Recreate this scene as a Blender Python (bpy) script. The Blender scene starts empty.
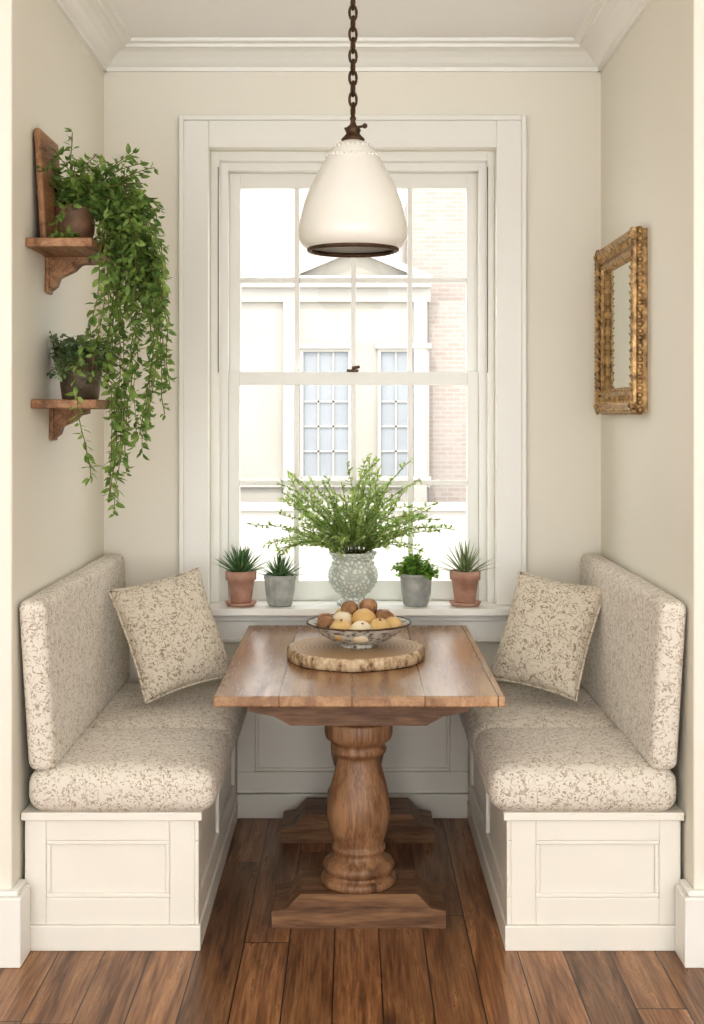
import bpy, math, random
from mathutils import Vector, Matrix, noise
random.seed(7)
R=random.random
def U(a,b): return a+(b-a)*random.random()
sc=bpy.context.scene

# ---------------------------------------------------------------- helpers
def lin(c):
    o=[]
    for x in c:
        x=x/255.0
        o.append(x/12.92 if x<=0.04045 else ((x+0.055)/1.055)**2.4)
    return (o[0],o[1],o[2],1.0)

class MB:
    def __init__(s): s.v=[];s.f=[];s.m=[];s.sm=[]
    def add(s,vs,fs,mi=0,smooth=False):
        o=len(s.v); s.v+=[tuple(v) for v in vs]
        for f in fs:
            s.f.append([i+o for i in f]); s.m.append(mi); s.sm.append(smooth)
    def box(s,x0,x1,y0,y1,z0,z1,mi=0):
        x0,x1=min(x0,x1),max(x0,x1);y0,y1=min(y0,y1),max(y0,y1);z0,z1=min(z0,z1),max(z0,z1)
        v=[(x0,y0,z0),(x1,y0,z0),(x1,y1,z0),(x0,y1,z0),(x0,y0,z1),(x1,y0,z1),(x1,y1,z1),(x0,y1,z1)]
        s.add(v,[(0,3,2,1),(4,5,6,7),(0,1,5,4),(1,2,6,5),(2,3,7,6),(3,0,4,7)],mi)
    def prism(s,poly,axis,a,b,mi=0,smooth=False):
        n=len(poly)
        def P(p,t):
            if axis=='x': return (t,p[0],p[1])
            if axis=='y': return (p[0],t,p[1])
            return (p[0],p[1],t)
        v=[P(p,a) for p in poly]+[P(p,b) for p in poly]
        f=[(i,(i+1)%n,n+(i+1)%n,n+i) for i in range(n)]
        s.add(v,f,mi,smooth)
        s.add(v,[list(range(n))[::-1],list(range(n,2*n))],mi,False)
    def lathe(s,prof,c=(0,0,0),seg=32,mi=0,rad=None,smooth=True):
        v=[];f=[];n=len(prof)
        for i,(r,z) in enumerate(prof):
            for k in range(seg):
                a=2*math.pi*k/seg
                rr=max(r,0.0003)
                if rad: rr=rad(rr,z,a,i)
                v.append((c[0]+rr*math.cos(a),c[1]+rr*math.sin(a),c[2]+z))
        for i in range(n-1):
            for k in range(seg):
                k2=(k+1)%seg
                f.append((i*seg+k,i*seg+k2,(i+1)*seg+k2,(i+1)*seg+k))
        s.add(v,f,mi,smooth)
    def disc(s,c,r,mi=0,seg=24):
        v=[(c[0]+r*math.cos(2*math.pi*k/seg),c[1]+r*math.sin(2*math.pi*k/seg),c[2]) for k in range(seg)]
        s.add(v,[list(range(seg))],mi)
    def tube(s,pts,rads,seg=6,mi=0,closed=False,smooth=True):
        pts=[Vector(p) for p in pts];n=len(pts)
        if not isinstance(rads,(list,tuple)): rads=[rads]*n
        v=[];f=[];up=None
        for i,p in enumerate(pts):
            if closed: t=pts[(i+1)%n]-pts[i-1]
            else: t=pts[min(i+1,n-1)]-pts[max(i-1,0)]
            if t.length<1e-9: t=Vector((0,0,1))
            t.normalize()
            if up is None:
                up=Vector((0,0,1)) if abs(t.z)<0.9 else Vector((1,0,0))
            a=(up-t*up.dot(t))
            if a.length<1e-6: a=t.orthogonal()
            a.normalize(); b=t.cross(a); up=a
            for k in range(seg):
                th=2*math.pi*k/seg
                v.append(p+(a*math.cos(th)+b*math.sin(th))*rads[i])
        rng=n if closed else n-1
        for i in range(rng):
            j=(i+1)%n
            for k in range(seg):
                k2=(k+1)%seg
                f.append((i*seg+k,i*seg+k2,j*seg+k2,j*seg+k))
        if not closed:
            f.append(list(range(seg))[::-1]); f.append([(n-1)*seg+k for k in range(seg)])
        s.add(v,f,mi,smooth)
    def ball(s,c,r,mi=0,sc=(1,1,1),seg=16,rings=10,rot=None,bump=0,freq=2.2):
        v=[];f=[]
        for i in range(rings+1):
            ph=math.pi*i/rings
            for k in range(seg):
                th=2*math.pi*k/seg
                u=Vector((math.sin(ph)*math.cos(th),math.sin(ph)*math.sin(th),math.cos(ph)))
                p=Vector((u.x*sc[0],u.y*sc[1],u.z*sc[2]))*r
                if bump: p*=1+bump*noise.noise(u*freq+Vector(c)*30)
                if rot is not None: p=rot@p
                v.append(p+Vector(c))
        for i in range(rings):
            for k in range(seg):
                k2=(k+1)%seg
                f.append((i*seg+k,(i+1)*seg+k,(i+1)*seg+k2,i*seg+k2))
        s.add(v,f,mi,True)
    def leaf(s,p,d,w,L,W,mi=0,droop=0.15):
        p=Vector(p);d=Vector(d).normalized();w=Vector(w)
        w=(w-d*w.dot(d))
        if w.length<1e-5: w=d.orthogonal()
        w.normalize(); n=d.cross(w)
        a=p+d*L*0.3;b=p+d*L*0.68-n*L*droop*0.4;t=p+d*L-n*L*droop
        v=[p,a+w*W*0.5+n*W*.12,a-w*W*0.5+n*W*.12,b+w*W*0.42+n*W*.1,b-w*W*0.42+n*W*.1,t,a,b]
        s.add(v,[(0,6,1),(0,2,6),(6,7,3,1),(2,4,7,6),(7,5,3),(4,5,7)],mi,True)
    def blade(s,p,d,L,W,curl=0.3,mi=0,th=0.25,n=6):
        p=Vector(p);d=Vector(d).normalized()
        side=d.cross(Vector((0,0,1)))
        if side.length<1e-3: side=Vector((1,0,0))
        side.normalize(); pts=[];q=p.copy();dd=d.copy()
        v=[];f=[]
        for i in range(n+1):
            t=i/n
            ww=W*(0.7+0.6*t if t<0.25 else (0.85*(1-((t-0.25)/0.75)**1.6)+0.02))*0.5
            nn=side.cross(dd).normalized()
            v+= [q+side*ww, q-nn*ww*2*th, q-side*ww, q+nn*ww*th*0.4]
            q=q+dd*(L/n)
            dd=(dd+Vector((0,0,-curl/n))).normalized()
        for i in range(n):
            for k in range(4):
                k2=(k+1)%4
                f.append((i*4+k,i*4+k2,(i+1)*4+k2,(i+1)*4+k))
        s.add(v,f,mi,True)
    def rbox(s,x0,x1,y0,y1,z0,z1,r,mi=0,n=(14,14,8),puff=(0,0,0),wob=0,fn=None):
        c=Vector(((x0+x1)/2,(y0+y1)/2,(z0+z1)/2));h=Vector(((x1-x0)/2,(y1-y0)/2,(z1-z0)/2))
        def coords(hh,nn):
            e=[-hh,-hh+r*0.3,-hh+r*0.65,-hh+r]
            m=[-hh+r+(2*hh-2*r)*i/nn for i in range(1,nn)]
            return e+m+[hh-r,hh-r*0.65,hh-r*0.3,hh]
        G=[coords(h[i],n[i]) for i in range(3)]
        for ax in range(3):
            a1,a2=[(1,2),(2,0),(0,1)][ax]
            for sg in (-1,1):
                vs=[];fs=[]
                A=G[a1];B=G[a2]
                for u in A:
                    for w in B:
                        p=Vector((0,0,0));p[ax]=sg*h[ax];p[a1]=u;p[a2]=w
                        q=Vector([max(-(h[i]-r),min(h[i]-r,p[i])) for i in range(3)])
                        dd=p-q
                        if dd.length>1e-9: dd=dd.normalized()*r
                        o=q+dd
                        nx=[o[i]/h[i] for i in range(3)]
                        for i in range(3):
                            j,k=(i+1)%3,(i+2)%3
                            if puff[i]:
                                o[i]+=puff[i]*nx[i]*(1-nx[j]**4)*(1-nx[k]**4)
                        if wob:
                            o+=Vector((0,0,1))*wob*noise.noise((o+c)*9)
                        o=o+c
                        if fn: o=fn(o)
                        vs.append(o)
                nb=len(B)
                for i in range(len(A)-1):
                    for j in range(nb-1):
                        q4=(i*nb+j,(i+1)*nb+j,(i+1)*nb+j+1,i*nb+j+1)
                        fs.append(q4 if sg>0 else q4[::-1])
                s.add(vs,fs,mi,True)
    def build(s,name,mats,bevel=None,parent=None,merge=False,normals=True):
        me=bpy.data.meshes.new(name); me.from_pydata(s.v,[],s.f)
        for m in (mats if isinstance(mats,(list,tuple)) else [mats]): me.materials.append(m)
        for i,p in enumerate(me.polygons):
            p.material_index=s.m[i]; p.use_smooth=s.sm[i]
        import bmesh
        bm=bmesh.new(); bm.from_mesh(me)
        if merge: bmesh.ops.remove_doubles(bm,verts=bm.verts,dist=1e-5)
        if normals: bmesh.ops.recalc_face_normals(bm,faces=bm.faces)
        bm.to_mesh(me); bm.free()
        ob=bpy.data.objects.new(name,me); sc.collection.objects.link(ob)
        if bevel:
            b=ob.modifiers.new('bevel','BEVEL'); b.width=bevel; b.segments=2; b.limit_method='ANGLE'; b.angle_limit=math.radians(50)
        if parent: ob.parent=parent
        return ob
def empty(name):
    e=bpy.data.objects.new(name,None); sc.collection.objects.link(e); e.empty_display_size=0.1; return e

# ---------------------------------------------------------------- materials
class NT:
    def __init__(s,name):
        s.m=bpy.data.materials.new(name); s.m.use_nodes=True; s.t=s.m.node_tree
        s.b=s.t.nodes['Principled BSDF']; s.out=s.t.nodes['Material Output']
    def n(s,typ,**k):
        x=s.t.nodes.new(typ)
        for a,b in k.items():
            if a[0]=='_': setattr(x,a[1:],b)
            else:
                x.inputs[a.replace('__',' ')].default_value=b
        return x
    def l(s,a,b): s.t.links.new(a,b)
    def math(s,op,a,b=None):
        x=s.t.nodes.new('ShaderNodeMath'); x.operation=op
        for i,q in enumerate((a,b)):
            if q is None: continue
            if isinstance(q,(int,float)): x.inputs[i].default_value=q
            else: s.l(q,x.inputs[i])
        return x.outputs[0]
    def ramp(s,fac,stops,interp='LINEAR'):
        r=s.t.nodes.new('ShaderNodeValToRGB'); r.color_ramp.interpolation=interp
        e=r.color_ramp.elements
        while len(e)<len(stops): e.new(0.5)
        for i,(p,c) in enumerate(stops): e[i].position=p; e[i].color=c
        s.l(fac,r.inputs[0]); return r.outputs[0]
    def coord(s,scale=(1,1,1),rot=(0,0,0)):
        t=s.t.nodes.new('ShaderNodeTexCoord'); m=s.t.nodes.new('ShaderNodeMapping')
        m.inputs['Scale'].default_value=scale; m.inputs['Rotation'].default_value=rot
        s.l(t.outputs['Object'],m.inputs[0]); return m.outputs[0]
    def bump(s,h,strength=0.2,dist=0.002):
        b=s.t.nodes.new('ShaderNodeBump'); b.inputs['Strength'].default_value=strength; b.inputs['Distance'].default_value=dist
        s.l(h,b.inputs['Height']); s.l(b.outputs[0],s.b.inputs['Normal'])

def simple(name,col,rough=0.5,metal=0,var=0.08,scale=8,bump=0.0,bdist=0.002,col2=None,detail=4,spec=0.5):
    k=NT(name); c=lin(col)
    v=k.coord(); no=k.n('ShaderNodeTexNoise',Scale=scale,Detail=detail); k.l(v,no.inputs['Vector'])
    if col2 is None: a=tuple(x*(1-var) for x in c[:3])+(1,); b=tuple(min(1,x*(1+var)) for x in c[:3])+(1,)
    else: a=c;b=lin(col2)
    k.l(k.ramp(no.outputs[0],[(0.3,a),(0.7,b)]),k.b.inputs['Base Color'])
    k.b.inputs['Roughness'].default_value=rough; k.b.inputs['Metallic'].default_value=metal
    k.b.inputs['Specular IOR Level'].default_value=spec
    if bump: k.bump(no.outputs[0],bump,bdist)
    return k.m

def wood(name,c1,c2,axis='y',rough=0.45,sc_=1.0,dark=None,boards=0):
    k=NT(name)
    s={'x':(1.2,14,14),'y':(14,1.2,14),'z':(14,14,1.2)}[axis]
    v=k.coord(tuple(q*sc_ for q in s))
    n1=k.n('ShaderNodeTexNoise',Scale=1.6,Detail=6,Roughness=0.62,Distortion=0.6); k.l(v,n1.inputs['Vector'])
    v2=k.coord(tuple(q*sc_*5 for q in s)); n2=k.n('ShaderNodeTexNoise',Scale=2.5,Detail=3); k.l(v2,n2.inputs['Vector'])
    f=k.math('ADD',k.math('MULTIPLY',n1.outputs[0],0.7),k.math('MULTIPLY',n2.outputs[0],0.3))
    d=lin(dark) if dark else tuple(x*0.5 for x in lin(c1)[:3])+(1,)
    col=k.ramp(f,[(0.32,d),(0.44,lin(c1)),(0.6,lin(c2))])
    if boards:
        vv=k.coord((1,1,1)); sx=k.n('ShaderNodeSeparateXYZ'); k.l(vv,sx.inputs[0])
        xx=k.math('MULTIPLY',sx.outputs[0],1.0/boards); fr=k.math('FRACT',k.math('ADD',xx,0.5))
        line=k.math('LESS_THAN',k.math('ABSOLUTE',k.math('SUBTRACT',fr,0.5)),0.010)
        wn=k.n('ShaderNodeTexWhiteNoise',_noise_dimensions='1D'); k.l(k.math('FLOOR',k.math('ADD',xx,0.5)),wn.inputs['W'])
        mx=k.n('ShaderNodeMix',_data_type='RGBA',_blend_type='MULTIPLY'); mx.inputs[0].default_value=1
        k.l(col,mx.inputs[6]); k.l(k.ramp(wn.outputs[0],[(0,(.86,.84,.82,1)),(1,(1.1,1.08,1.05,1))]),mx.inputs[7])
        m2=k.n('ShaderNodeMix',_data_type='RGBA'); k.l(line,m2.inputs[0]); k.l(mx.outputs[2],m2.inputs[6]); m2.inputs[7].default_value=d
        col=m2.outputs[2]
    k.l(col,k.b.inputs['Base Color'])
    k.l(k.ramp(f,[(0.3,(rough+.12,)*3+(1,)),(0.7,(rough-.06,)*3+(1,))]),k.b.inputs['Roughness'])
    k.bump(f,0.25,0.003)
    return k.m

def floor_mat():
    k=NT('oak_floorboards')
    W=0.128; LEN=2.1
    vv=k.coord(); sx=k.n('ShaderNodeSeparateXYZ'); k.l(vv,sx.inputs[0])
    xx=k.math('MULTIPLY',k.math('ADD',sx.outputs[0],0.05),1.0/W); row=k.math('FLOOR',xx); fx=k.math('FRACT',xx)
    w1=k.n('ShaderNodeTexWhiteNoise',_noise_dimensions='1D'); k.l(row,w1.inputs['W'])
    yy=k.math('ADD',k.math('MULTIPLY',sx.outputs[1],1.0/LEN),k.math('MULTIPLY',w1.outputs['Value'],7.3)); col_=k.math('FLOOR',yy); fy=k.math('FRACT',yy)
    cid=k.math('ADD',k.math('MULTIPLY',row,3.17),k.math('MULTIPLY',col_,1.37))
    w2=k.n('ShaderNodeTexWhiteNoise',_noise_dimensions='1D'); k.l(cid,w2.inputs['W'])
    gx=k.math('LESS_THAN',k.math('SUBTRACT',0.5,k.math('ABSOLUTE',k.math('SUBTRACT',fx,0.5))),0.014)
    gy=k.math('LESS_THAN',k.math('SUBTRACT',0.5,k.math('ABSOLUTE',k.math('SUBTRACT',fy,0.5))),0.001)
    gap=k.math('MAXIMUM',gx,gy)
    def off(scale,ns,det,ro,dist):
        g=k.coord(scale); add=k.n('ShaderNodeVectorMath',_operation='ADD')
        cb=k.n('ShaderNodeCombineXYZ'); k.l(k.math('MULTIPLY',w2.outputs['Value'],31),cb.inputs[0]); k.l(k.math('MULTIPLY',w2.outputs['Value'],57),cb.inputs[1])
        k.l(g,add.inputs[0]); k.l(cb.outputs[0],add.inputs[1])
        n1=k.n('ShaderNodeTexNoise',Scale=ns,Detail=det,Roughness=ro,Distortion=dist); k.l(add.outputs[0],n1.inputs['Vector'])
        return n1.outputs[0]
    a=off((11,0.9,1),2.0,7,.65,.8); b_=off((60,2.2,1),2.0,4,.6,.3)
    f=k.math('ADD',k.math('MULTIPLY',a,0.62),k.math('MULTIPLY',b_,0.38))
    base=k.ramp(f,[(0.34,lin((74,49,32))),(0.46,lin((126,88,59))),(0.6,lin((170,128,90)))])
    mx=k.n('ShaderNodeMix',_data_type='RGBA',_blend_type='MULTIPLY'); mx.inputs[0].default_value=1
    k.l(base,mx.inputs[6]); k.l(k.ramp(w2.outputs['Value'],[(0,(.64,.61,.58,1)),(0.5,(.92,.88,.84,1)),(1,(1.2,1.14,1.06,1))]),mx.inputs[7])
    m2=k.n('ShaderNodeMix',_data_type='RGBA'); k.l(gap,m2.inputs[0]); k.l(mx.outputs[2],m2.inputs[6]); m2.inputs[7].default_value=lin((38,25,16))
    k.l(m2.outputs[2],k.b.inputs['Base Color'])
    k.l(k.ramp(a,[(0.3,(.40,.40,.40,1)),(0.7,(.24,.24,.24,1))]),k.b.inputs['Roughness'])
    h=k.math('SUBTRACT',k.math('MULTIPLY',f,0.35),gap)
    k.bump(h,0.35,0.003)
    return k.m

def fabric(name,base,pat,scale=1.0):
    k=NT(name); tc=k.coord()
    w=k.n('ShaderNodeTexNoise',Scale=18*scale,Detail=2); k.l(tc,w.inputs['Vector'])
    s1=k.n('ShaderNodeVectorMath',_operation='SCALE'); k.l(w.outputs['Color'],s1.inputs[0]); s1.inputs['Scale'].default_value=0.05/scale
    ad=k.n('ShaderNodeVectorMath',_operation='ADD'); k.l(tc,ad.inputs[0]); k.l(s1.outputs[0],ad.inputs[1])
    vo=k.n('ShaderNodeTexVoronoi',Scale=85*scale); k.l(ad.outputs[0],vo.inputs['Vector'])
    blob=k.math('LESS_THAN',vo.outputs['Distance'],0.38)
    mk=k.n('ShaderNodeTexNoise',Scale=26*scale,Detail=1); k.l(tc,mk.inputs['Vector'])
    blob=k.math('MULTIPLY',blob,k.math('GREATER_THAN',mk.outputs[0],0.46))
    vn=k.n('ShaderNodeTexNoise',Scale=30*scale,Detail=1,Distortion=0.8); k.l(tc,vn.inputs['Vector'])
    line=k.math('LESS_THAN',k.math('ABSOLUTE',k.math('SUBTRACT',vn.outputs[0],0.5)),0.022)
    pt=k.math('MAXIMUM',blob,line)
    pv=k.n('ShaderNodeTexNoise',Scale=60*scale,Detail=2); k.l(tc,pv.inputs['Vector'])
    pt=k.math('MULTIPLY',pt,k.ramp(pv.outputs[0],[(0.3,(.35,.35,.35,1)),(0.65,(1,1,1,1))]))
    mx=k.n('ShaderNodeMix',_data_type='RGBA'); k.l(pt,mx.inputs[0]); mx.inputs[6].default_value=lin(base); mx.inputs[7].default_value=lin(pat)
    k.l(mx.outputs[2],k.b.inputs['Base Color']); k.b.inputs['Roughness'].default_value=0.9
    k.b.inputs['Specular IOR Level'].default_value=0.15; k.b.inputs['Sheen Weight'].default_value=0.15
    wv=k.n('ShaderNodeTexNoise',Scale=500,Detail=2); k.l(tc,wv.inputs['Vector'])
    k.bump(wv.outputs[0],0.3,0.001)
    return k.m

def leafmat(name,c1,c2,trans=0.35,rough=0.5,scale=25):
    k=NT(name); v=k.coord(); no=k.n('ShaderNodeTexNoise',Scale=scale,Detail=2); k.l(v,no.inputs['Vector'])
    col=k.ramp(no.outputs[0],[(0.35,lin(c1)),(0.65,lin(c2))])
    k.l(col,k.b.inputs['Base Color']); k.b.inputs['Roughness'].default_value=rough
    if trans:
        t=k.n('ShaderNodeBsdfTranslucent'); k.l(col,t.inputs[0]); m=k.n('ShaderNodeMixShader'); m.inputs[0].default_value=trans
        k.l(k.b.outputs[0],m.inputs[1]); k.l(t.outputs[0],m.inputs[2]); k.l(m.outputs[0],k.out.inputs[0])
    return k.m

M_wall=simple('wall_paint_cream',(234,229,216),0.6,var=0.012,scale=1.5,bump=0.03,spec=0.35)
M_ceil=simple('ceiling_paint',(244,242,238),0.8,var=0.01,scale=2)
M_trim=simple('trim_paint_white',(239,237,230),0.32,var=0.012,scale=3)
M_bench=simple('bench_paint_ivory',(235,230,219),0.40,var=0.015,scale=4)
M_floor=floor_mat()
M_fab=fabric('floral_upholstery',(224,216,203),(168,152,134),1.4)
M_pil=fabric('floral_pillow_fabric',(218,208,190),(156,138,116),1.3)
M_top=wood('table_top_wood',(150,113,83),(186,151,116),'y',0.22,1.0,(106,75,51),boards=0.2)
M_tbl=wood('table_base_wood',(122,88,62),(160,123,91),'z',0.42,1.0,(78,54,36))
M_tblx=wood('table_beam_wood',(106,76,53),(144,109,78),'x',0.42,1.0,(70,48,32))
M_shelf=wood('shelf_wood',(130,93,64),(170,129,92),'y',0.5,1.2,(86,58,38))
M_iron=simple('rusty_iron',(70,54,42),0.5,0.6,scale=60,col2=(108,84,62),bump=0.3)
M_enamel=simple('white_enamel',(240,237,228),0.12,var=0.015,scale=10)
M_shin=simple('shade_inner',(218,211,198),0.6,var=0.03)
M_gold=simple('antique_gilt',(104,79,50),0.36,0.5,scale=48,col2=(212,176,126),bump=0.6,bdist=0.005)
M_terra=simple('terracotta',(172,128,108),0.85,scale=18,col2=(202,166,148),bump=0.15)
M_greyp=simple('grey_stoneware',(150,152,148),0.7,scale=22,col2=(196,197,190),bump=0.3)
k=NT('embossed_celadon_ceramic'); v=k.coord(); vo=k.n('ShaderNodeTexVoronoi',_feature='DISTANCE_TO_EDGE',Scale=58); k.l(v,vo.inputs['Vector'])
k.l(k.ramp(vo.outputs['Distance'],[(0.0,lin((172,180,170))),(0.14,lin((204,209,198))),(0.32,lin((238,239,230)))]),k.b.inputs['Base Color']); k.b.inputs['Roughness'].default_value=.3
k.bump(vo.outputs['Distance'],.6,.008); M_cel=k.m
M_dpot=simple('dark_bronze_pot',(96,82,68),0.45,0.25,scale=25,col2=(140,124,106),bump=0.2)
M_bpot=simple('brown_clay_pot',(98,72,54),0.6,scale=20,col2=(134,102,78),bump=0.2)
M_soil=simple('potting_soil',(50,38,28),0.95,scale=90,col2=(80,62,46),bump=0.8,bdist=0.006)
M_vine=leafmat('vine_leaf',(94,126,62),(156,180,102),.4)
M_bush=leafmat('bush_leaf',(84,110,74),(138,158,116),0.3)
M_fern=leafmat('arrangement_leaf',(132,162,86),(188,204,136),0.55)
M_succ=leafmat('succulent_leaf',(74,112,70),(124,154,102),0.15,0.4)
M_agave=leafmat('agave_leaf',(134,152,104),(184,196,152),0.25,0.45)
M_herb=leafmat('herb_leaf',(96,146,54),(148,186,86),0.4)
M_stem=simple('stem',(120,124,66),0.7,scale=30,col2=(100,92,50))

# ---------------------------------------------------------------- room shell
XL,XR=-0.93,0.934; YP=-1.30; CH=2.88; T=0.22
OX0,OX1,OZ0,OZ1=-0.536,0.54,0.75,2.50
RX=2.7; RY=-5.6  # mostly unseen front room; open rear and length shaped to control skylight fill
b=MB()
b.box(XL,OX0,0,T,0,CH); b.box(OX1,XR,0,T,0,CH); b.box(OX0,OX1,0,T,0,OZ0); b.box(OX0,OX1,0,T,OZ1,CH)
b.build('wall_back',M_wall,merge=True)
b=MB(); b.box(-RX-.1,XL,YP,T,0,CH); b.build('wall_left',M_wall,bevel=0.006)
b=MB(); b.box(XR,RX+.1,YP,T,0,CH); b.build('wall_right',M_wall,bevel=0.006)
b=MB(); b.box(-RX-.1,-RX,RY,YP,0,CH); b.build('wall_room_left',M_wall)
b=MB(); b.box(RX,RX+.1,RY,YP,0,CH); b.build('wall_room_right',M_wall)
b=MB(); b.box(-RX-.1,RX+.1,RY,T,-0.12,0); b.build('floor',M_floor)
b=MB(); b.box(-RX-.1,RX+.1,RY,T,CH,CH+.12); b.build('ceiling',M_ceil)
# crown
prof=[(0,2.786),(0.014,2.786),(0.016,2.800),(0.024,2.804),(0.034,2.812),(0.048,2.828),(0.068,2.844),(0.09,2.852),(0.098,2.853),(0.10,2.864),(0.122,2.868),(0.124,2.8798),(0,2.8798)]
b=MB(); b.prism([(-p,z) for p,z in prof],'x',XL,XR); b.build('trim_1',M_trim)
b=MB(); b.prism([(XL+p,z) for p,z in prof],'y',YP,0); b.build('trim_2',M_trim)
b=MB(); b.prism([(XR-p,z) for p,z in prof],'y',YP,0); b.build('trim_3',M_trim)
# window casing
b=MB()
cx0,cx1,cz1=-0.645,0.650,2.617
for (a0,a1) in ((cx0,OX0),(OX1,cx1)):
    b.box(a0,a1,-0.02,0,0.79,cz1)
b.box(OX0,OX1,-0.02,0,OZ1,cz1)
b.box(cx0,cx0+.018,-0.034,-.02,0.79,cz1); b.box(cx1-.018,cx1,-0.034,-.02,0.79,cz1); b.box(cx0+.018,cx1-.018,-0.034,-.02,cz1-.018,cz1)
b.build('trim_4',M_trim,bevel=0.003)
# sill + apron
b=MB(); b.box(-0.60,0.605,-0.11,-0.0,0.762,0.79); b.box(OX0,OX1,0,0.2,0.7505,0.79)
b.build('window_sill',M_trim,bevel=0.005)
b=MB(); b.box(-0.57,0.575,-0.035,0,0.655,0.7618); b.box(-0.57,0.575,-0.055,-.035,0.735,0.7618); b.box(-0.57,.575,-.045,-.035,.655,.672)
b.build('trim_5',M_trim,bevel=0.004)
# wainscot below window between benches
b=MB(); wx0,wx1=-0.43,0.435
b.box(wx0,wx1,-0.012,0,0,0.655)
b.box(wx0,wx1,-0.03,-0.012,0.555,0.655); b.box(wx0,wx1,-0.03,-0.012,0.09,0.17)
for a in (wx0,-0.035,wx1-.07): b.box(a,a+.07,-0.03,-0.012,0.17,0.555)
for (p0,p1) in ((wx0+.07,-0.035),(0.035,wx1-.07)):
    for q in (0,1):
        zz=(0.17,0.543)[q]; b.box(p0,p1,-0.022,-.012,zz,zz+.012)
    b.box(p0,p0+.012,-0.022,-.012,.182,.543); b.box(p1-.012,p1,-0.022,-.012,.182,.543)
b.build('trim_6',M_bench,bevel=0.003)
b=MB(); b.box(wx0,wx1,-0.045,-0.0305,0,0.09); b.build('baseboard_back',M_bench,bevel=0.004)
for nm,s,xc,xo in (('baseboard_left',1,XL,-RX),('baseboard_right',-1,XR,RX)):
    b=MB()
    xi=xc+s*0.032
    b.box(xo,xi,YP-0.032,YP,0,0.19); b.box(xc,xi,YP,-1.225,0,0.19)
    b.box(xo,xc+s*.02,YP-0.02,YP,0.19,0.205); b.box(xc,xc+s*.02,YP,-1.225,.19,.205)
    b.build(nm,M_trim,bevel=0.004)

# ---------------------------------------------------------------- window
k=NT('window_glass'); tr=k.n('ShaderNodeBsdfTransparent'); gl=k.n('ShaderNodeBsdfGlossy',Roughness=0.02); mx=k.n('ShaderNodeMixShader')
fr=k.n('ShaderNodeFresnel',IOR=1.45); k.l(k.math('MULTIPLY',fr.outputs[0],0.6),mx.inputs[0]); k.l(tr.outputs[0],mx.inputs[1]); k.l(gl.outputs[0],mx.inputs[2]); k.l(mx.outputs[0],k.out.inputs[0]); M_glass=k.m
b=MB()
SX0,SX1=-0.473,0.484
for y0,y1,e in ((0.09,0.2,0.0),(0.05,0.09,0.03)):
    b.box(OX0,SX0-e,y0,y1,0.79,OZ1); b.box(SX1+e,OX1,y0,y1,0.79,OZ1); b.box(SX0-e,SX1+e,y0,y1,2.434+e,OZ1)
MW=.0095
def sash(x0,x1,z0,z1,y0,y1,st,tr_,br_):
    b.box(x0,x0+st,y0,y1,z0,z1); b.box(x1-st,x1,y0,y1,z0,z1)
    b.box(x0+st,x1-st,y0,y1,z1-tr_,z1); b.box(x0+st,x1-st,y0,y1,z0,z0+br_)
    gx0,gx1,gz0,gz1=x0+st,x1-st,z0+br_,z1-tr_
    ym=(y0+y1)/2
    for i in (1,2,3):
        x=gx0+(gx1-gx0)*i/4; b.box(x-MW,x+MW,ym-.016,ym+.012,gz0,gz1)
    z=(gz0+gz1)/2
    for i in range(4):
        b.box(gx0+(gx1-gx0)*i/4+(MW if i else 0),gx0+(gx1-gx0)*(i+1)/4-(MW if i<3 else 0),ym-.016,ym+.012,z-MW,z+MW)
    b.add([(gx0,ym+.004,gz0),(gx1,ym+.004,gz0),(gx1,ym+.004,gz1),(gx0,ym+.004,gz1)],[(0,1,2,3)],1)
sash(SX0,SX1,0.791,1.665,0.105,0.14,0.042,0.05,0.075)
sash(SX0,SX1,1.62,2.434,0.145,0.18,0.042,0.058,0.045)
b.box(-0.02,0.025,0.095,0.115,1.665,1.675,2); b.tube([(0.0,0.10,1.68),(0.03,0.10,1.685)],0.006,8,2)
b.box(-0.508,-0.505,0.045,0.05,1.66,2.44,2); b.box(0.512,0.515,0.045,0.05,1.66,2.44,2)
b.build('window_1',[M_trim,M_glass,M_iron],bevel=0.002)

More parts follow.
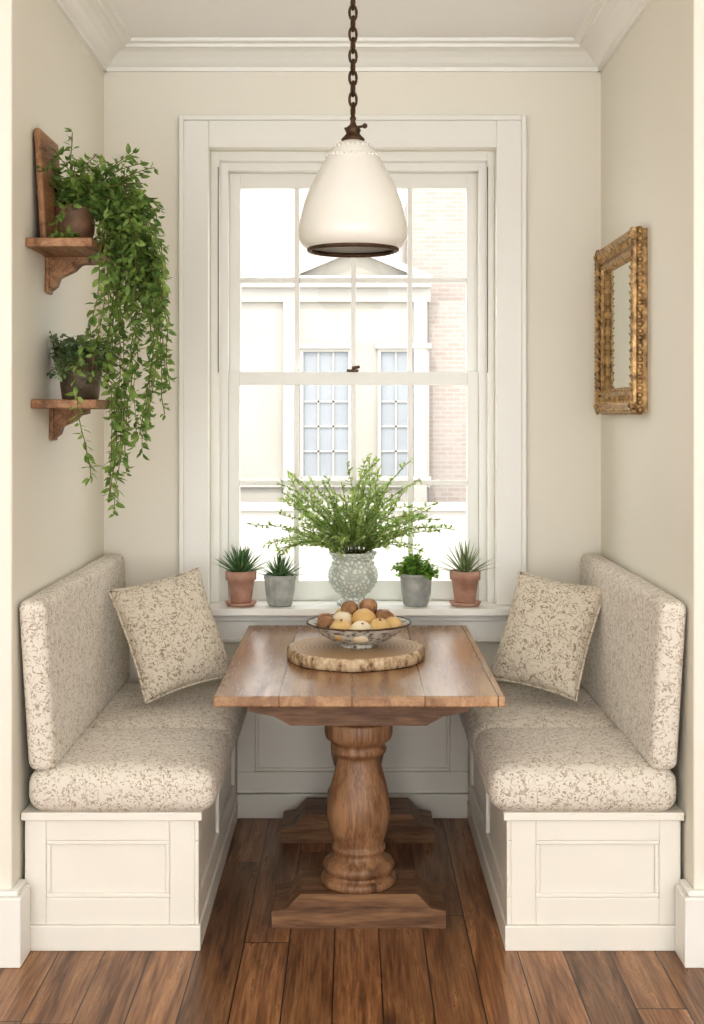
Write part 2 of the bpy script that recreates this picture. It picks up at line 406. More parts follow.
# ---------------------------------------------------------------- banquettes
def bench(side):
    e=empty('banquette_bench'); s=1 if side<0 else -1
    def X(d,xw): return xw+s*d
    xw=XL if side<0 else XR
    W=0.50; Lf=-1.21
    m=MB()
    m.box(X(0.012,xw),X(W-.012,xw),Lf+.012,-0.002,0,0.365)
    f0,f1=0.012,W-.012
    m.box(X(f0,xw),X(f0+.06,xw),Lf,Lf+.012,0.07,0.365); m.box(X(f1-.07,xw),X(f1,xw),Lf,Lf+.012,0.07,0.365)
    m.box(X(f0+.06,xw),X(f1-.07,xw),Lf,Lf+.012,0.305,0.365); m.box(X(f0+.06,xw),X(f1-.07,xw),Lf,Lf+.012,0.07,0.145)
    a,c=f0+.06,f1-.07
    for z in (0.145,0.293): m.box(X(a,xw),X(c,xw),Lf+.003,Lf+.012,z,z+.012)
    m.box(X(a,xw),X(a+.012,xw),Lf+.003,Lf+.012,.157,.293); m.box(X(c-.012,xw),X(c,xw),Lf+.003,Lf+.012,.157,.293)
    m.box(X(W-.012,xw),X(W,xw),Lf,-0.05,0.305,0.365); m.box(X(W-.012,xw),X(W,xw),Lf,-0.05,0.07,0.145)
    for y in (Lf,-0.62-.035,-0.12): m.box(X(W-.012,xw),X(W,xw),y,y+.07,0.145,0.305)
    m.box(X(0.004,xw),X(W+.006,xw),Lf-.010,-0.05,0,0.07); m.box(X(0.004,xw),X(W+.010,xw),Lf-.012,-0.002,0.365,0.388)
    m.build('base',M_bench,bevel=0.003,parent=e)
    m=MB(); xs=sorted((X(0.024,xw),X(W+.045,xw)))
    m.rbox(xs[0],xs[1],-1.236,-0.735,0.389,0.508,0.042,n=(16,16,4),puff=(.006,.006,.016),wob=.004)
    m.build('seat_cushion_front',M_fab,parent=e,merge=True)
    m=MB(); m.rbox(xs[0],xs[1],-0.725,-0.035,0.389,0.505,0.042,n=(16,18,4),puff=(.006,.006,.016),wob=.004)
    m.build('seat_cushion_rear',M_fab,parent=e,merge=True)
    m=MB(); xs=sorted((X(0.004,xw),X(0.082,xw)))
    def lean(o):
        t=(0.985-o.z)/0.48
        y=o.y
        w=max(0,min(1,(-y-0.9)/0.33))
        return Vector((o.x+s*0.022*max(0,min(1,t)), y-0.03*w*(1-t), o.z))
    m.rbox(xs[0],xs[1],-1.238,-0.012,0.507,0.985,0.026,n=(4,24,12),puff=(0,.0,.003),wob=.003,fn=lean)
    m.build('backrest',M_fab,parent=e,merge=True)
bench(-1); bench(1)

# pillows
def pillow(c,u,v,th):
    u=Vector(u);v=Vector(v);hu=u.length;hv=v.length
    un=u.normalized(); v=(v-un*v.dot(un)).normalized(); nn=un.cross(v)
    m=MB(); N=26
    for sg in (1,-1):
        vs=[];fs=[]
        for i in range(N+1):
            for j in range(N+1):
                a=-1+2*i/N; bb=-1+2*j/N
                edge=(1-abs(a)**2.6)*(1-abs(bb)**2.6)
                t=th*max(edge,0)**0.55
                sa=a*(1-0.07*(1-bb*bb)*abs(a)); sb=bb*(1-0.07*(1-a*a)*abs(bb))
                t*=1+0.14*noise.noise(Vector((a*2.2,bb*2.2,sg+c[0]*9)))
                vs.append(Vector(c)+un*sa*hu+v*sb*hv+nn*sg*t)
        for i in range(N):
            for j in range(N):
                q=(i*(N+1)+j,(i+1)*(N+1)+j,(i+1)*(N+1)+j+1,i*(N+1)+j+1)
                fs.append(q if sg>0 else q[::-1])
        m.add(vs,fs,0,True)
    pts=[]
    K=14
    for (a0,b0,a1,b1) in ((-1,-1,1,-1),(1,-1,1,1),(1,1,-1,1),(-1,1,-1,-1)):
        for i in range(K):
            a=a0+(a1-a0)*i/K;bb=b0+(b1-b0)*i/K
            sa=a*(1-0.07*(1-bb*bb)*abs(a)); sb=bb*(1-0.07*(1-a*a)*abs(bb))
            pts.append(Vector(c)+un*sa*hu+v*sb*hv)
    m.tube(pts,0.004,6,0,closed=True)
    return m.build('throw_pillow',M_pil,merge=True,normals=True)
pillow((-0.616,-0.40,0.750),(0.142,0.095,0.028),(-0.068,0.06,0.180),0.070)
pillow((0.670,-0.40,0.748),(0.136,-0.10,-0.016),(0.056,0.06,0.180),0.070)

# ---------------------------------------------------------------- table
tx=0.02
m=MB()
m.box(tx-.40,tx+.40,-1.30,-0.11,0.700,0.730,0)
m.box(tx-.30,tx+.30,-1.00,-0.16,0.672,0.6998,2)
def foot(yc,hd,w):
    poly=[(tx-w,0.0),(tx-w,0.050),(tx-w+.045,0.058),(tx-w+.07,0.086),(tx-w+.085,0.10),(tx+w-.085,0.10),(tx+w-.07,0.086),(tx+w-.045,0.058),(tx+w,0.050),(tx+w,0.0)]
    m.prism(poly,'y',yc-hd,yc+hd,2)
    top=[(tx-.325,0.672),(tx-.325,0.628),(tx-.30,0.622),(tx-.25,0.612),(tx-.20,0.585),(tx+.20,0.585),(tx+.25,0.612),(tx+.30,0.622),(tx+.325,0.628),(tx+.325,0.672)]
    m.prism(top,'y',yc-hd*.72,yc+hd*.72,2)
    pr=[(0,.10),(.112,.10),(.114,.112),(.112,.122),(.098,.128),(.094,.134),(.104,.142),(.107,.154),(.102,.166),(.086,.174),(.076,.184),(.074,.194),(.080,.202),(.080,.210),(.074,.216),(.078,.232),(.088,.258),(.095,.290),(.096,.315),(.092,.350),(.084,.390),(.073,.430),(.064,.465),(.062,.478),(.072,.486),(.082,.492),(.084,.502),(.078,.510),(.076,.516),(.086,.524),(.098,.534),(.102,.546),(.102,.585),(0,.585)]
    m.lathe(pr,(tx,yc,0),40,1)
foot(-0.955,0.105,0.255); foot(-0.215,0.10,0.27)
m.build('trestle_dining_table',[M_top,M_tbl,M_tblx],bevel=0.005)

# wood slice board
k=NT('wood_slice'); v=k.coord(); sx=k.n('ShaderNodeVectorMath',_operation='LENGTH')
nz=k.n('ShaderNodeTexNoise',Scale=6,Detail=3); k.l(v,nz.inputs['Vector'])
mv=k.n('ShaderNodeMapping'); mv.inputs['Scale'].default_value=(1,1,0); k.l(v,mv.inputs[0]); k.l(mv.outputs[0],sx.inputs[0])
f=k.math('FRACT',k.math('MULTIPLY',k.math('ADD',sx.outputs['Value'],k.math('MULTIPLY',nz.outputs[0],0.03)),70))
k.l(k.ramp(f,[(0,lin((206,180,148))),(0.7,lin((184,154,120))),(1,lin((148,116,84)))]),k.b.inputs['Base Color']); k.b.inputs['Roughness'].default_value=.6
M_slice=k.m
k=NT('bark_edge'); v=k.coord((1,1,.6)); no=k.n('ShaderNodeTexNoise',Scale=30,Detail=5,Roughness=.7); k.l(v,no.inputs['Vector'])
k.l(k.ramp(no.outputs[0],[(0.40,lin((108,82,60))),(0.50,lin((190,164,132))),(0.65,lin((224,206,178)))]),k.b.inputs['Base Color']); k.b.inputs['Roughness'].default_value=.85; k.bump(no.outputs[0],.8,.006)
M_bark=k.m
m=MB(); rr=lambda r,z,a,i: r*(1+.018*math.sin(3*a+.6)+.012*math.sin(7*a)+.006*math.sin(17*a)) if r>.01 else r
cy=-0.76
m.lathe([(.206,0),(.216,.004),(.217,.016),(.215,.034),(.209,.040)],(0,0,0),64,1,rr)
m.lathe([(.209,.040),(.1,.040),(0,.040)],(0,0,0),64,0,rr,smooth=False); m.lathe([(.206,0),(0,0)],(0,0,0),64,0,rr,smooth=False)
o=m.build('wood_slice_board',[M_slice,M_bark],merge=True); o.location=(0.01,cy,0.7302)
# bowl
k=NT('patterned_bowl'); v=k.coord(); vo=k.n('ShaderNodeTexVoronoi',Scale=60); k.l(v,vo.inputs['Vector'])
k.l(k.ramp(vo.outputs['Distance'],[(0.0,lin((60,58,58))),(0.28,lin((112,110,108))),(0.5,lin((196,192,184))),(1,lin((220,216,206)))]),k.b.inputs['Base Color']); k.b.inputs['Roughness'].default_value=.3
M_bowl=k.m
m=MB(); scal=lambda r,z,a,i:r*(1+(.02*abs(math.sin(9*a))*max(0,(z-.04)/.04)))
m.lathe([(0,.0),(.055,.0),(.06,.006),(.056,.012),(.09,.022),(.122,.042),(.143,.060),(.158,.072),(.163,.076),(.158,.077),(.138,.064),(.11,.044),(.07,.024),(0,.018)],(0,0,0),72,0,scal)
m.tube([(0.161*(1+.02*abs(math.sin(9*t)))*math.cos(t),0.161*(1+.02*abs(math.sin(9*t)))*math.sin(t),.0765) for t in [2*math.pi*i/144 for i in range(144)]],.003,6,1,closed=True)
o=m.build('fruit_bowl',[M_bowl,M_iron],merge=True); o.location=(0.022,cy,0.7704)
M_f1=simple('fruit_gold',(198,158,96),0.5,scale=14,col2=(226,196,140))
M_f2=simple('fruit_cream',(224,206,170),0.6,scale=16,col2=(236,224,198))
M_f3=simple('fruit_brown',(112,78,52),0.6,scale=40,col2=(178,136,98),bump=0.8,bdist=.004)
m=MB(); fc=[(-.055,-.085,.078,.036,0),(.005,-.10,.074,.037,1),(.062,-.07,.078,.036,0),(.105,-.03,.082,.03,0),(-.10,-.035,.084,.03,2),(-.05,-.015,.092,.036,1),(.015,-.03,.100,.038,0),(.075,.02,.092,.036,2),(.02,.045,.10,.036,1),(-.045,.05,.095,.034,0),(.09,.07,.085,.03,1),(.02,.1,.085,.032,0),(-.105,.035,.088,.026,2),(-.03,.01,.13,.027,2),(.03,.015,.135,.028,2)]
for x,y,z,r,t in fc:
    m.ball((x,y,z-.012),r,t,(1.08,1,.92),20,14,Matrix.Rotation(R()*6,3,'Z'),bump=.08)
for (x,y,z) in ((-.055,-.10,.098),(.01,-.12,.09),(.065,-.088,.098)):
    m.ball((x,y,z),.004,2,(1,1,1),8,6)
o=m.build('decorative_fruit_pile',[M_f1,M_f2,M_f3]); o.location=(0.022,cy,0.7704)

# ---------------------------------------------------------------- pendant lamp
px,py=0.003,-0.90
m=MB()
prof=[(.030,2.335),(.050,2.324),(.066,2.308),(.076,2.294),(.083,2.278),(.098,2.252),(.118,2.218),(.135,2.182),(.149,2.145),(.160,2.106),(.166,2.070),(.1665,2.050),(.163,2.032),(.154,2.017),(.142,2.008),(.131,2.003)]
inner=[(.128,2.004),(.138,2.012),(.149,2.022),(.157,2.036),(.160,2.07),(.153,2.106),(.142,2.145),(.128,2.182),(.111,2.218),(.078,2.28),(.028,2.325)]
m.lathe(prof,(px,py,0),56,0); m.lathe([prof[-1]]+inner,(px,py,0),56,1)
for zz,rr2,br,nb in ((2.286,.081,.005,34),(2.316,.060,.0045,24)):
    for i in range(nb):
        a=2*math.pi*i/nb; m.ball((px+rr2*math.cos(a),py+rr2*math.sin(a),zz),br,0,(1,1,1),8,6)
m.tube([(px+.133*math.cos(t),py+.133*math.sin(t),2.003) for t in [2*math.pi*i/56 for i in range(56)]],.0075,8,2,closed=True)
m.lathe([(.0,2.332),(.034,2.332),(.036,2.340),(.026,2.350),(.020,2.358),(.024,2.366),(.020,2.376),(.010,2.384),(.007,2.395),(.010,2.402),(.007,2.41),(0,2.412)],(px,py,0),24,2)
m.tube([(px-.026,py,2.372),(px+.034,py,2.380)],.004,8,2); m.ball((px+.036,py,2.381),.008,2)
m.lathe([(0,2.325),(.018,2.325),(.02,2.29),(.016,2.265)],(px,py,0),16,2)
m.ball((px,py,2.225),.03,1,(1,1,1.3))
z=2.428; i=0
while z<2.86:
    pts=[]
    for q in range(14):
        t=2*math.pi*q/14; dx=.0115*math.cos(t); dz=.0225*math.sin(t)
        a=.35 if i%2 else .35+math.pi/2
        pts.append((px+dx*math.cos(a),py+dx*math.sin(a),z+dz))
    m.tube(pts,.0042,6,2,closed=True); z+=.033; i+=1
m.lathe([(0,2.846),(.012,2.846),(.03,2.856),(.055,2.866),(.06,2.8795),(0,2.8795)],(px,py,0),24,2)
m.build('pendant_lamp',[M_enamel,M_shin,M_iron])

# ---------------------------------------------------------------- shelves
def shelf(y0,y1,zt,yb,k_):
    m=MB(); x0=XL+.001; x1=XL+.19
    m.box(x0,x1,y0,y1,zt-.026,zt)
    zb=zt-.026
    poly=[(0,0),(.145,0),(.145,-.018),(.115,-.026),(.095,-.046),(.065,-.060),(.045,-.07),(.035,-.098),(.012,-.115),(0,-.115)]
    m.prism([(x0+p*k_,zb+q*k_) for p,q in poly],'y',yb-.02,yb+.02); m.box(x0,x0+.012,yb-.03,yb+.03,zb-.122*k_,zb)
    return m.build('wall_shelf',M_shelf,bevel=0.003)
shelf(-1.16,-0.70,2.005,-0.90,.9); shelf(-1.10,-0.60,1.545,-0.84,.8)
m=MB(); m.box(-.010,.010,-.12,.12,0,.33); o=m.build('wooden_cutting_board',M_shelf,bevel=.008)
o.location=(XL+.034,-0.97,2.0052); o.rotation_euler=(0,math.radians(-3.2),0)

def pot(m,c,prof,rin,zs,mi=0,soil=1,rad=None,seg=32):
    m.lathe(prof,c,seg,mi,rad); m.disc((c[0],c[1],c[2]+zs),rin,soil)
def clampx(p,xmin):
    if p.x<xmin: p.x=xmin
    return p
def vine(m,p,d,L,grav,ls,lw,step=.012,leafp=2,mi=2,wob=.35,xmin=XL+.02,zfloor=None,stem=3,sr=.0014,xmax=9,zmin=-9):
    p=Vector(p);d=Vector(d).normalized();pts=[p.copy()];l=0;k_=0
    while l<L:
        d=(d+Vector((U(-wob,wob)*.25,U(-wob,wob)*.25,-grav*step*10+U(-wob,wob)*.12))).normalized()
        if p.x>xmax: d.x=-abs(d.x)*.3-.02
        p=p+d*step; clampx(p,xmin)
        if zfloor and p.x<zfloor[0] and p.z<zfloor[1] and zfloor[2]<p.y<zfloor[3] and p.z>1.9: p.z=zfloor[1]; d.x=abs(d.x)+.3
        if 1.5<p.z<1.6 and p.x<XL+.215 and -1.12<p.y<-.58: p.x=XL+.215
        if p.z<zmin: break
        pts.append(p.copy()); l+=step;k_+=1
        if k_>1:
            for s_ in range(leafp):
                a=Vector((U(-1,1),U(-1,1),U(-.8,.5))).normalized()
                dd=(d*.35+a).normalized(); s2=U(.6,1.2)
                q=p+a*.002
                if q.x+dd.x*ls*s2<XL+.006: dd.x=abs(dd.x)
                m.leaf(q,dd,Vector((U(-1,1),U(-1,1),U(-.3,.3))),ls*s2,lw*s2,mi,.2)
    m.tube(pts[::2]+[pts[-1]],sr,4,stem)
ZF=(XL+.195,2.022,-1.17,-0.69)
m=MB(); c=(-0.842,-0.93,2.0052)
pot(m,c,[(0,0),(.042,0),(.05,.008),(.062,.045),(.064,.075),(.058,.105),(.062,.112),(.062,.12),(.054,.12),(.05,.104),(.05,.1)],.052,.105)
top=Vector((c[0],c[1],c[2]+.11))
for i in range(58):   # bushy crown
    a=U(0,2*math.pi); el=U(.35,1.4)
    d=Vector((math.cos(a)*math.cos(el)+.35,math.sin(a)*math.cos(el)*.8+.1,math.sin(el)))
    vine(m,top+Vector((U(-.03,.03),U(-.03,.03),0)),d,U(.12,.26),.36,.031,.014,step=.014)
for i in range(52):   # cascade
    d=Vector((U(.5,1.2),U(-.4,.95),U(.3,1.2)))
    vine(m,top+Vector((U(.01,.03),U(-.02,.03),0)),d,U(.24,.52),.88,.032,.0145,step=.0155,zfloor=ZF,xmax=U(-.69,-.54),wob=.6)
for i,(L,dx,dy,xm) in enumerate([(1.10,.7,.0,-.73),(1.04,.8,.1,-.72),(1.07,.8,.15,-.71),(.98,.8,.05,-.70),(.92,.9,.3,-.64),(.84,1.0,.1,-.60),(.80,1.3,.25,-.54),(.74,1.1,.6,-.57),(.66,1.3,-.1,-.52),(.6,1.5,.3,-.50),(.90,.85,.3,-.66),(1.02,.8,.2,-.72),(.8,1.2,.5,-.56),(.70,.9,-.3,-.72),(.9,1.1,.3,-.6),(.86,.9,.45,-.68),(1.0,.8,-.25,-.73),(.76,.9,-.2,-.70),(.5,.4,-.9,-.82)]):
    vine(m,top+Vector((.02,U(-.02,.02),0)),(dx,dy,.5),L,.80,.031,.0145,step=.016,wob=.6,zfloor=ZF,leafp=2,xmax=xm)
m.build('trailing_plant_pot',[M_bpot,M_soil,M_vine,M_stem],normals=False)
m=MB(); c=(-0.838,-0.85,1.5452)
pot(m,c,[(0,0),(.05,0),(.056,.006),(.064,.07),(.068,.118),(.074,.120),(.075,.142),(.070,.145),(.064,.142),(.062,.125)],.064,.128)
top=Vector((c[0],c[1],c[2]+.13))
for i in range(80):
    a=U(0,2*math.pi); el=U(-.1,1.2)
    d=Vector((math.cos(a)*math.cos(el)*1.2+.05,math.sin(a)*math.cos(el),math.sin(el)*.9))
    vine(m,top+Vector((U(-.045,.045),U(-.045,.045),0)),d,U(.06,.13),.7,.018,.010,step=.010)
for i in range(14):
    vine(m,top+Vector((0,-.05,0)),(U(-.3,.4),-1,.4),U(.12,.20),.8,.018,.010,step=.010)
m.build('potted_trailing_sedum',[M_dpot,M_soil,M_bush,M_stem],normals=False)

# ---------------------------------------------------------------- sill plants
SZ=0.7902
def WX(p): return (p-352)/268.0
yS=-0.025
terr=[(0,.012),(.036,.012),(.038,.02),(.048,.088),(.055,.09),(.056,.118),(.052,.12),(.048,.118),(.046,.1)]
sauc=[(0,0),(.05,0),(.06,.014),(.057,.015),(.048,.006),(0,.006)]
def sproutrot(m,top,n,L,W,lo,hi,curl,mi=2):
    for i in range(n):
        a=i*2.399+U(-.2,.2); t=i/n; el=lo+(hi-lo)*t+U(-.1,.1)
        m.blade(top+Vector((math.cos(a)*.012*(1-t),math.sin(a)*.012*(1-t),0)),(math.cos(a)*math.cos(el),math.sin(a)*math.cos(el)*.75,math.sin(el)),L*U(.8,1.1),W,curl,mi)
m=MB(); c=(WX(241),yS,SZ); m.lathe(sauc,c,32,0); pot(m,(c[0],c[1],c[2]-.004),[(r*1.04,z*1.12) for r,z in terr],.047,.12)
sproutrot(m,Vector((c[0],c[1],c[2]+.115)),44,.112,.020,.35,1.5,.2); m.build('potted_aloe',[M_terra,M_soil,M_succ],normals=False)
m=MB(); c=(WX(280),yS,SZ); rib=lambda r,z,a,i: r*(1+.02*math.cos(14*a)) if r>.02 else r
pot(m,c,[(0,0),(.04,0),(.046,.006),(.054,.06),(.056,.095),(.059,.098),(.059,.115),(.055,.116),(.051,.1)],.051,.102,rad=rib,seg=84)
sproutrot(m,Vector((c[0],c[1],c[2]+.10)),46,.098,.016,.3,1.5,.25); m.build('potted_haworthia',[M_greyp,M_soil,M_succ],normals=False)
# vase + airy arrangement
m=MB(); c=Vector((WX(353),-0.012,SZ))
orn=lambda r,z,a,i: r*(1+(.022*math.cos(12*a) if 0.06<z<0.15 else 0))
m.lathe([(0,0),(.058,0),(.062,.006),(.060,.014),(.046,.022),(.042,.03),(.052,.042),(.074,.06),(.088,.085),(.092,.11),(.088,.135),(.076,.155),(.072,.168),(.078,.18),(.088,.19),(.090,.198),(.084,.2),(.070,.185),(.062,.165),(.06,.15)],c,96,0,orn)
for zz,rq in ((.157,.077),(.176,.076),(.052,.063)):
    for i in range(36):
        a=2*math.pi*i/36; m.ball(c+Vector((rq*math.cos(a),rq*math.sin(a),zz)),.0042,0,(1,1,1),6,5)
m.disc((c.x,c.y,c.z+.16),.062,1)
top=c+Vector((0,0,.185))
NS=92
for i in range(NS):
    a=i*2.399; t=(i+.5)/NS; el=1.5-1.0*t**.8
    L=U(.17,.41)*(1.0 if t<.5 else .93)
    d=Vector((math.cos(a)*math.cos(el),math.sin(a)*math.cos(el)*.5-.03,math.sin(el)))
    p=top+Vector((math.cos(a)*.03,math.sin(a)*.03,0)); pts=[p.copy()]; l=0
    g=.10+.20*t
    zlim=SZ+.205 if abs(d.x)<.5 else SZ+.19
    while l<L:
        d=(d+Vector((U(-.13,.13),U(-.13,.13),-g*.14+U(-.07,.07)))).normalized()
        p=p+d*.013; l+=.013
        if p.y>.075: p.y=.075
        if p.z<zlim: p.z=zlim; d.z=abs(d.z)
        pts.append(p.copy())
        if l>.03:
            for s_ in range(3 if l<L*.75 else 2):
                aa=Vector((U(-1,1),U(-1,1),U(-.6,.8))).normalized(); dd=(d*.6+aa).normalized()
                if p.y+dd.y*.02>.09: dd.y=-abs(dd.y)
                m.leaf(p,dd,Vector((U(-1,1),U(-1,1),U(-.5,.5))),U(.013,.028),U(.006,.011),2,.2)
    if len(pts)>2: m.tube(pts[::2]+[pts[-1]],.0011,4,3)
m.build('vase_of_greenery',[M_cel,M_soil,M_fern,M_stem],normals=False)
m=MB(); c=(WX(416),yS,SZ); 
pot(m,c,[(0,0),(.04,0),(.046,.006),(.054,.05),(.058,.105),(.061,.108),(.061,.12),(.056,.12),(.052,.105)],.052,.108,rad=lambda r,z,a,i:r*(1+.02*math.cos(20*a+z*60)) if r>.03 else r,seg=96)
top=Vector((c[0],c[1],c[2]+.11))
for i in range(90):
    a=U(0,6.28);el=U(.2,1.5); d=Vector((math.cos(a)*math.cos(el),math.sin(a)*math.cos(el),math.sin(el)))
    vine(m,top+Vector((U(-.03,.03),U(-.03,.03),0)),d,U(.04,.08),.3,.017,.014,step=.009,mi=2,xmin=-9)
m.build('potted_herb',[M_greyp,M_soil,M_herb,M_stem],normals=False)
m=MB(); c=(WX(465),yS,SZ); m.lathe(sauc,c,32,0); pot(m,(c[0],c[1],c[2]-.004),[(r*1.04,z*1.12) for r,z in terr],.047,.12)
sproutrot(m,Vector((c[0],c[1],c[2]+.115)),34,.130,.013,.3,1.45,.3); m.build('potted_agave',[M_terra,M_soil,M_agave],normals=False)

# ---------------------------------------------------------------- mirror
M_mir=NT('mirror_glass'); M_mir.b.inputs['Metallic'].default_value=1; M_mir.b.inputs['Roughness'].default_value=.04; M_mir.b.inputs['Base Color'].default_value=lin((226,230,222)); M_mir=M_mir.m
e=empty('gilded_wall_mirror')
m=MB(); y0,y1,z0,z1=-0.76,-0.14,1.505,2.095; fw=.085; xb=XR-.001
def fr_sweep(levels):
    rings=[]
    for ins,x in levels:
        rings.append([(x,y0+ins,z0+ins),(x,y1-ins,z0+ins),(x,y1-ins,z1-ins),(x,y0+ins,z1-ins)])
    v=[p for r_ in rings for p in r_]; f=[]
    for i in range(len(rings)-1):
        for k_ in range(4):
            k2=(k_+1)%4; f.append((i*4+k_,i*4+k2,(i+1)*4+k2,(i+1)*4+k_))
    m.add(v,f,0)
fr_sweep([(0.004,xb),(0.004,xb-.03),(0.0,xb-.036),(.004,xb-.046),(.016,xb-.05),(.026,xb-.044),(.034,xb-.036),(.050,xb-.034),(.060,xb-.038),(.066,xb-.040),(.074,xb-.034),(fw,xb-.022),(fw+.004,xb-.016)])
def around(ins,step):
    a0,a1,b0,b1=y0+ins,y1-ins,z0+ins,z1-ins; out=[]
    ny=int((a1-a0)/step); nz=int((b1-b0)/step)
    for i in range(ny): t=(i+.5)/ny; out+=[(a0+(a1-a0)*t,b0,0),(a0+(a1-a0)*t,b1,0)]
    for i in range(nz): t=(i+.5)/nz; out+=[(a0,b0+(b1-b0)*t,1),(a1,b0+(b1-b0)*t,1)]
    return out
for (y,z,o_) in around(.012,.015): m.ball((xb-.047,y,z),.0075,0,(.8,1.1 if o_==0 else .7,.7 if o_==0 else 1.1),8,6)
for (y,z,o_) in around(.079,.010): m.ball((xb-.030,y,z),.004,0,(1,1,1),6,5)
for (y,z,o_) in around(.001,.022): m.ball((xb-.022,y,z),.009,0,(1,.5,1) if o_==1 else (1,1,.5),8,6,bump=.3)
for j,(y,z,o_) in enumerate(around(.042,.026)):
    for s_ in (-1,1):
        d=Vector((-.25,s_,.9)) if o_==1 else Vector((-.25,.9,s_))
        m.leaf((xb-.036,y,z),d,(-.2,d.z,-d.y),.024,.014,0,-.3)
        m.leaf((xb-.038,y,z),(-.3,d.y*.3,d.z) if o_==1 else (-.3,d.y,d.z*.3),(0,d.z,-d.y),.02,.01,0,-.3)
    m.ball((xb-.038,y,z),.0055,0,(1,1,1),8,6)
for (y,z) in [(y0+.026,z0+.026),(y1-.026,z0+.026),(y0+.026,z1-.026),(y1-.026,z1-.026)]:
    for i in range(9):
        a=i*2*math.pi/9; m.ball((xb-.042,y+.020*math.cos(a),z+.020*math.sin(a)),.010,0,(.8,1,1),8,6,bump=.3)
    m.ball((xb-.050,y,z),.009,0)
m.build('frame',M_gold,parent=e)
m=MB(); m.box(xb-.018,xb-.004,y0+fw-.004,y1-fw+.004,z0+fw-.004,z1-fw+.004); m.build('mirror_plate',M_mir,parent=e)

# ---------------------------------------------------------------- exterior
M_stone=simple('limestone_facade',(164,159,149),0.9,var=0.06,scale=0.8)
M_stone2=simple('stone_trim',(170,166,158),0.9,var=0.03,scale=2)
M_roof=simple('clay_roof',(154,136,126),0.9,scale=3,col2=(164,148,138))
k=NT('pale_brick'); v=k.coord((1,1,1),(math.pi/2,0,0)); br=k.n('ShaderNodeTexBrick',Scale=1.0); k.l(v,br.inputs['Vector'])
br.inputs['Brick Width'].default_value=.3; br.inputs['Row Height'].default_value=.1; br.inputs['Mortar Size'].default_value=.012
br.inputs['Color1'].default_value=lin((160,149,141)); br.inputs['Color2'].default_value=lin((151,139,130)); br.inputs['Mortar'].default_value=lin((163,156,149))
k.l(br.outputs[0],k.b.inputs['Base Color']); k.b.inputs['Roughness'].default_value=.9; M_brick=k.m
M_wg=simple('house_window_glass',(140,144,147),0.4,scale=1)
M_street=simple('street_paving',(184,181,175),0.95,scale=2)
FY=23.2
def FX(p): return (p-352)/45.7
def FZ(p): return 1.5+(415-p)/45.7
e=empty('neighboring_house')
m=MB(); m.box(-14,FX(428),FY,FY+9,-3,FZ(283)); m.build('stone_walls',M_stone,parent=e)
m=MB()
m.box(-14.2,FX(430),FY-.28,FY-.01,FZ(283)-.12,FZ(283)+.14); m.box(-14.1,FX(430),FY-.12,FY-.005,FZ(283)-.42,FZ(283)-.12)
m.box(-14.1,FX(430),FY-.1,FY-.005,FZ(487),FZ(480))
for xx in (FX(290),FX(420)): m.box(xx-.14,xx+.14,FY-.14,FY-.004,-3,FZ(283)-.42)
pa,pb,pz,pt=FX(283),FX(427),FZ(283)+.14,FZ(247)
def rake(xa,za,xb_,zb_):
    d=Vector((xb_-xa,zb_-za)).normalized(); nrm=Vector((-d.y,d.x))*.16
    if nrm.y>0: nrm=-nrm
    m.prism([(xa,za),(xb_,zb_),(xb_+nrm.x,zb_+nrm.y),(xa+nrm.x,za+nrm.y)],'y',FY-.3,FY+.6)
rake(pa-.1,pz,(pa+pb)/2,pt+.05); rake((pa+pb)/2,pt+.05,pb+.1,pz)
m.build('cornice_and_pediment',M_stone2,parent=e)
m=MB(); m.prism([(pa,pz),(pb,pz),((pa+pb)/2,pt)],'y',FY-.05,FY+.5); m.build('tympanum',M_stone,parent=e)
m=MB(); m.prism([(FY+.2,FZ(283)+.14),(FY+8.8,FZ(283)+.14),(FY+4.5,FZ(283)+2.9)],'x',-14,FX(300)+1.0); m.build('tile_roof',M_roof,parent=e)
m=MB(); m.box(FX(415),14,FY+1.2,FY+10,-3,FZ(165)); m.box(FX(429),14,FY+.25,FY+1.2,-3,FZ(300)); m.build('brick_wing',M_brick,parent=e)
fm=MB(); gm=MB()
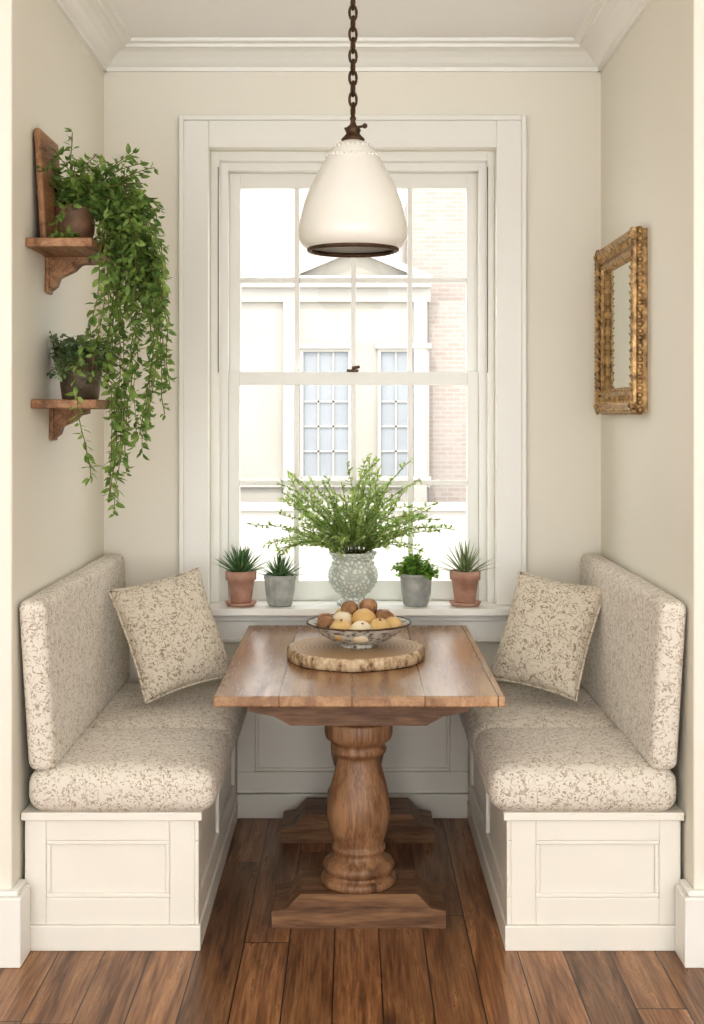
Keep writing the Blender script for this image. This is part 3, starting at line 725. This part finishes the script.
def hwin(xc,w,z0,z1,y):
    gm.box(xc-w/2,xc+w/2,y-.02,y-.004,z0,z1)
    t=.07
    fm.box(xc-w/2-t,xc-w/2,y-.1,y-.003,z0-t,z1+t); fm.box(xc+w/2,xc+w/2+t,y-.1,y-.003,z0-t,z1+t)
    fm.box(xc-w/2,xc+w/2,y-.1,y-.003,z1,z1+t); fm.box(xc-w/2-t*1.6,xc+w/2+t*1.6,y-.16,y-.003,z0-t*1.8,z0)
    fm.box(xc-w/2-.12,xc+w/2+.12,y-.16,y-.003,z1+t,z1+t+.12)
    for i in (1,2): xx=xc-w/2+w*i/3; fm.box(xx-.02,xx+.02,y-.06,y-.02,z0,z1)
    n=5
    for i in range(1,n): zz=z0+(z1-z0)*i/n; fm.box(xc-w/2,xc+w/2,y-.06,y-.02,zz-.02,zz+.02)
for xc in (-.57,1.12,-4.1,-5.9,-7.7,-9.5,-11.3):
    hwin(xc,.98,FZ(476),FZ(352),FY)
for xc in (4.2,6.4,8.6,10.8):
    hwin(xc,.98,FZ(476),FZ(352),FY+.25); hwin(xc,.98,FZ(265),FZ(200),FY+1.2)
fm.build('window_frames',M_stone2,parent=e); gm.build('window_panes',M_wg,parent=e)
m=MB(); m.box(-14,14,20.0,20.35,-3,-.35); m.box(-14,14,19.92,20.43,-.35,-.22)
m.build('garden_wall',M_stone2)
m=MB(); m.box(-40,40,1.5,60,-3.2,-3.0); m.build('street_ground',M_street)

# ---------------------------------------------------------------- light
w=bpy.data.worlds.new('sky'); sc.world=w; w.use_nodes=True
bg=w.node_tree.nodes['Background']; bg.inputs[0].default_value=(0.97,0.985,1.0,1); bg.inputs[1].default_value=2.8
L=bpy.data.lights.new('sun','SUN'); L.energy=1.6; L.angle=math.radians(3); L.color=(1,.95,.87)
lo=bpy.data.objects.new('sun',L); sc.collection.objects.link(lo)
lo.rotation_euler=Vector((0.25,0.75,-0.95)).to_track_quat('-Z','Y').to_euler(); lo.location=(0,-10,12)

cam=bpy.data.cameras.new('camera'); co=bpy.data.objects.new('camera',cam); sc.collection.objects.link(co)
co.location=(0,-4.8,1.5); co.rotation_euler=(math.pi/2,0,0)
cam.sensor_width=36; cam.lens=45; cam.shift_y=-97/1024; cam.clip_end=200
sc.camera=co
sc.view_settings.view_transform='Standard'; sc.view_settings.exposure=0.16
try: sc.view_settings.look='Medium High Contrast'
except Exception as ex: print('look',ex)
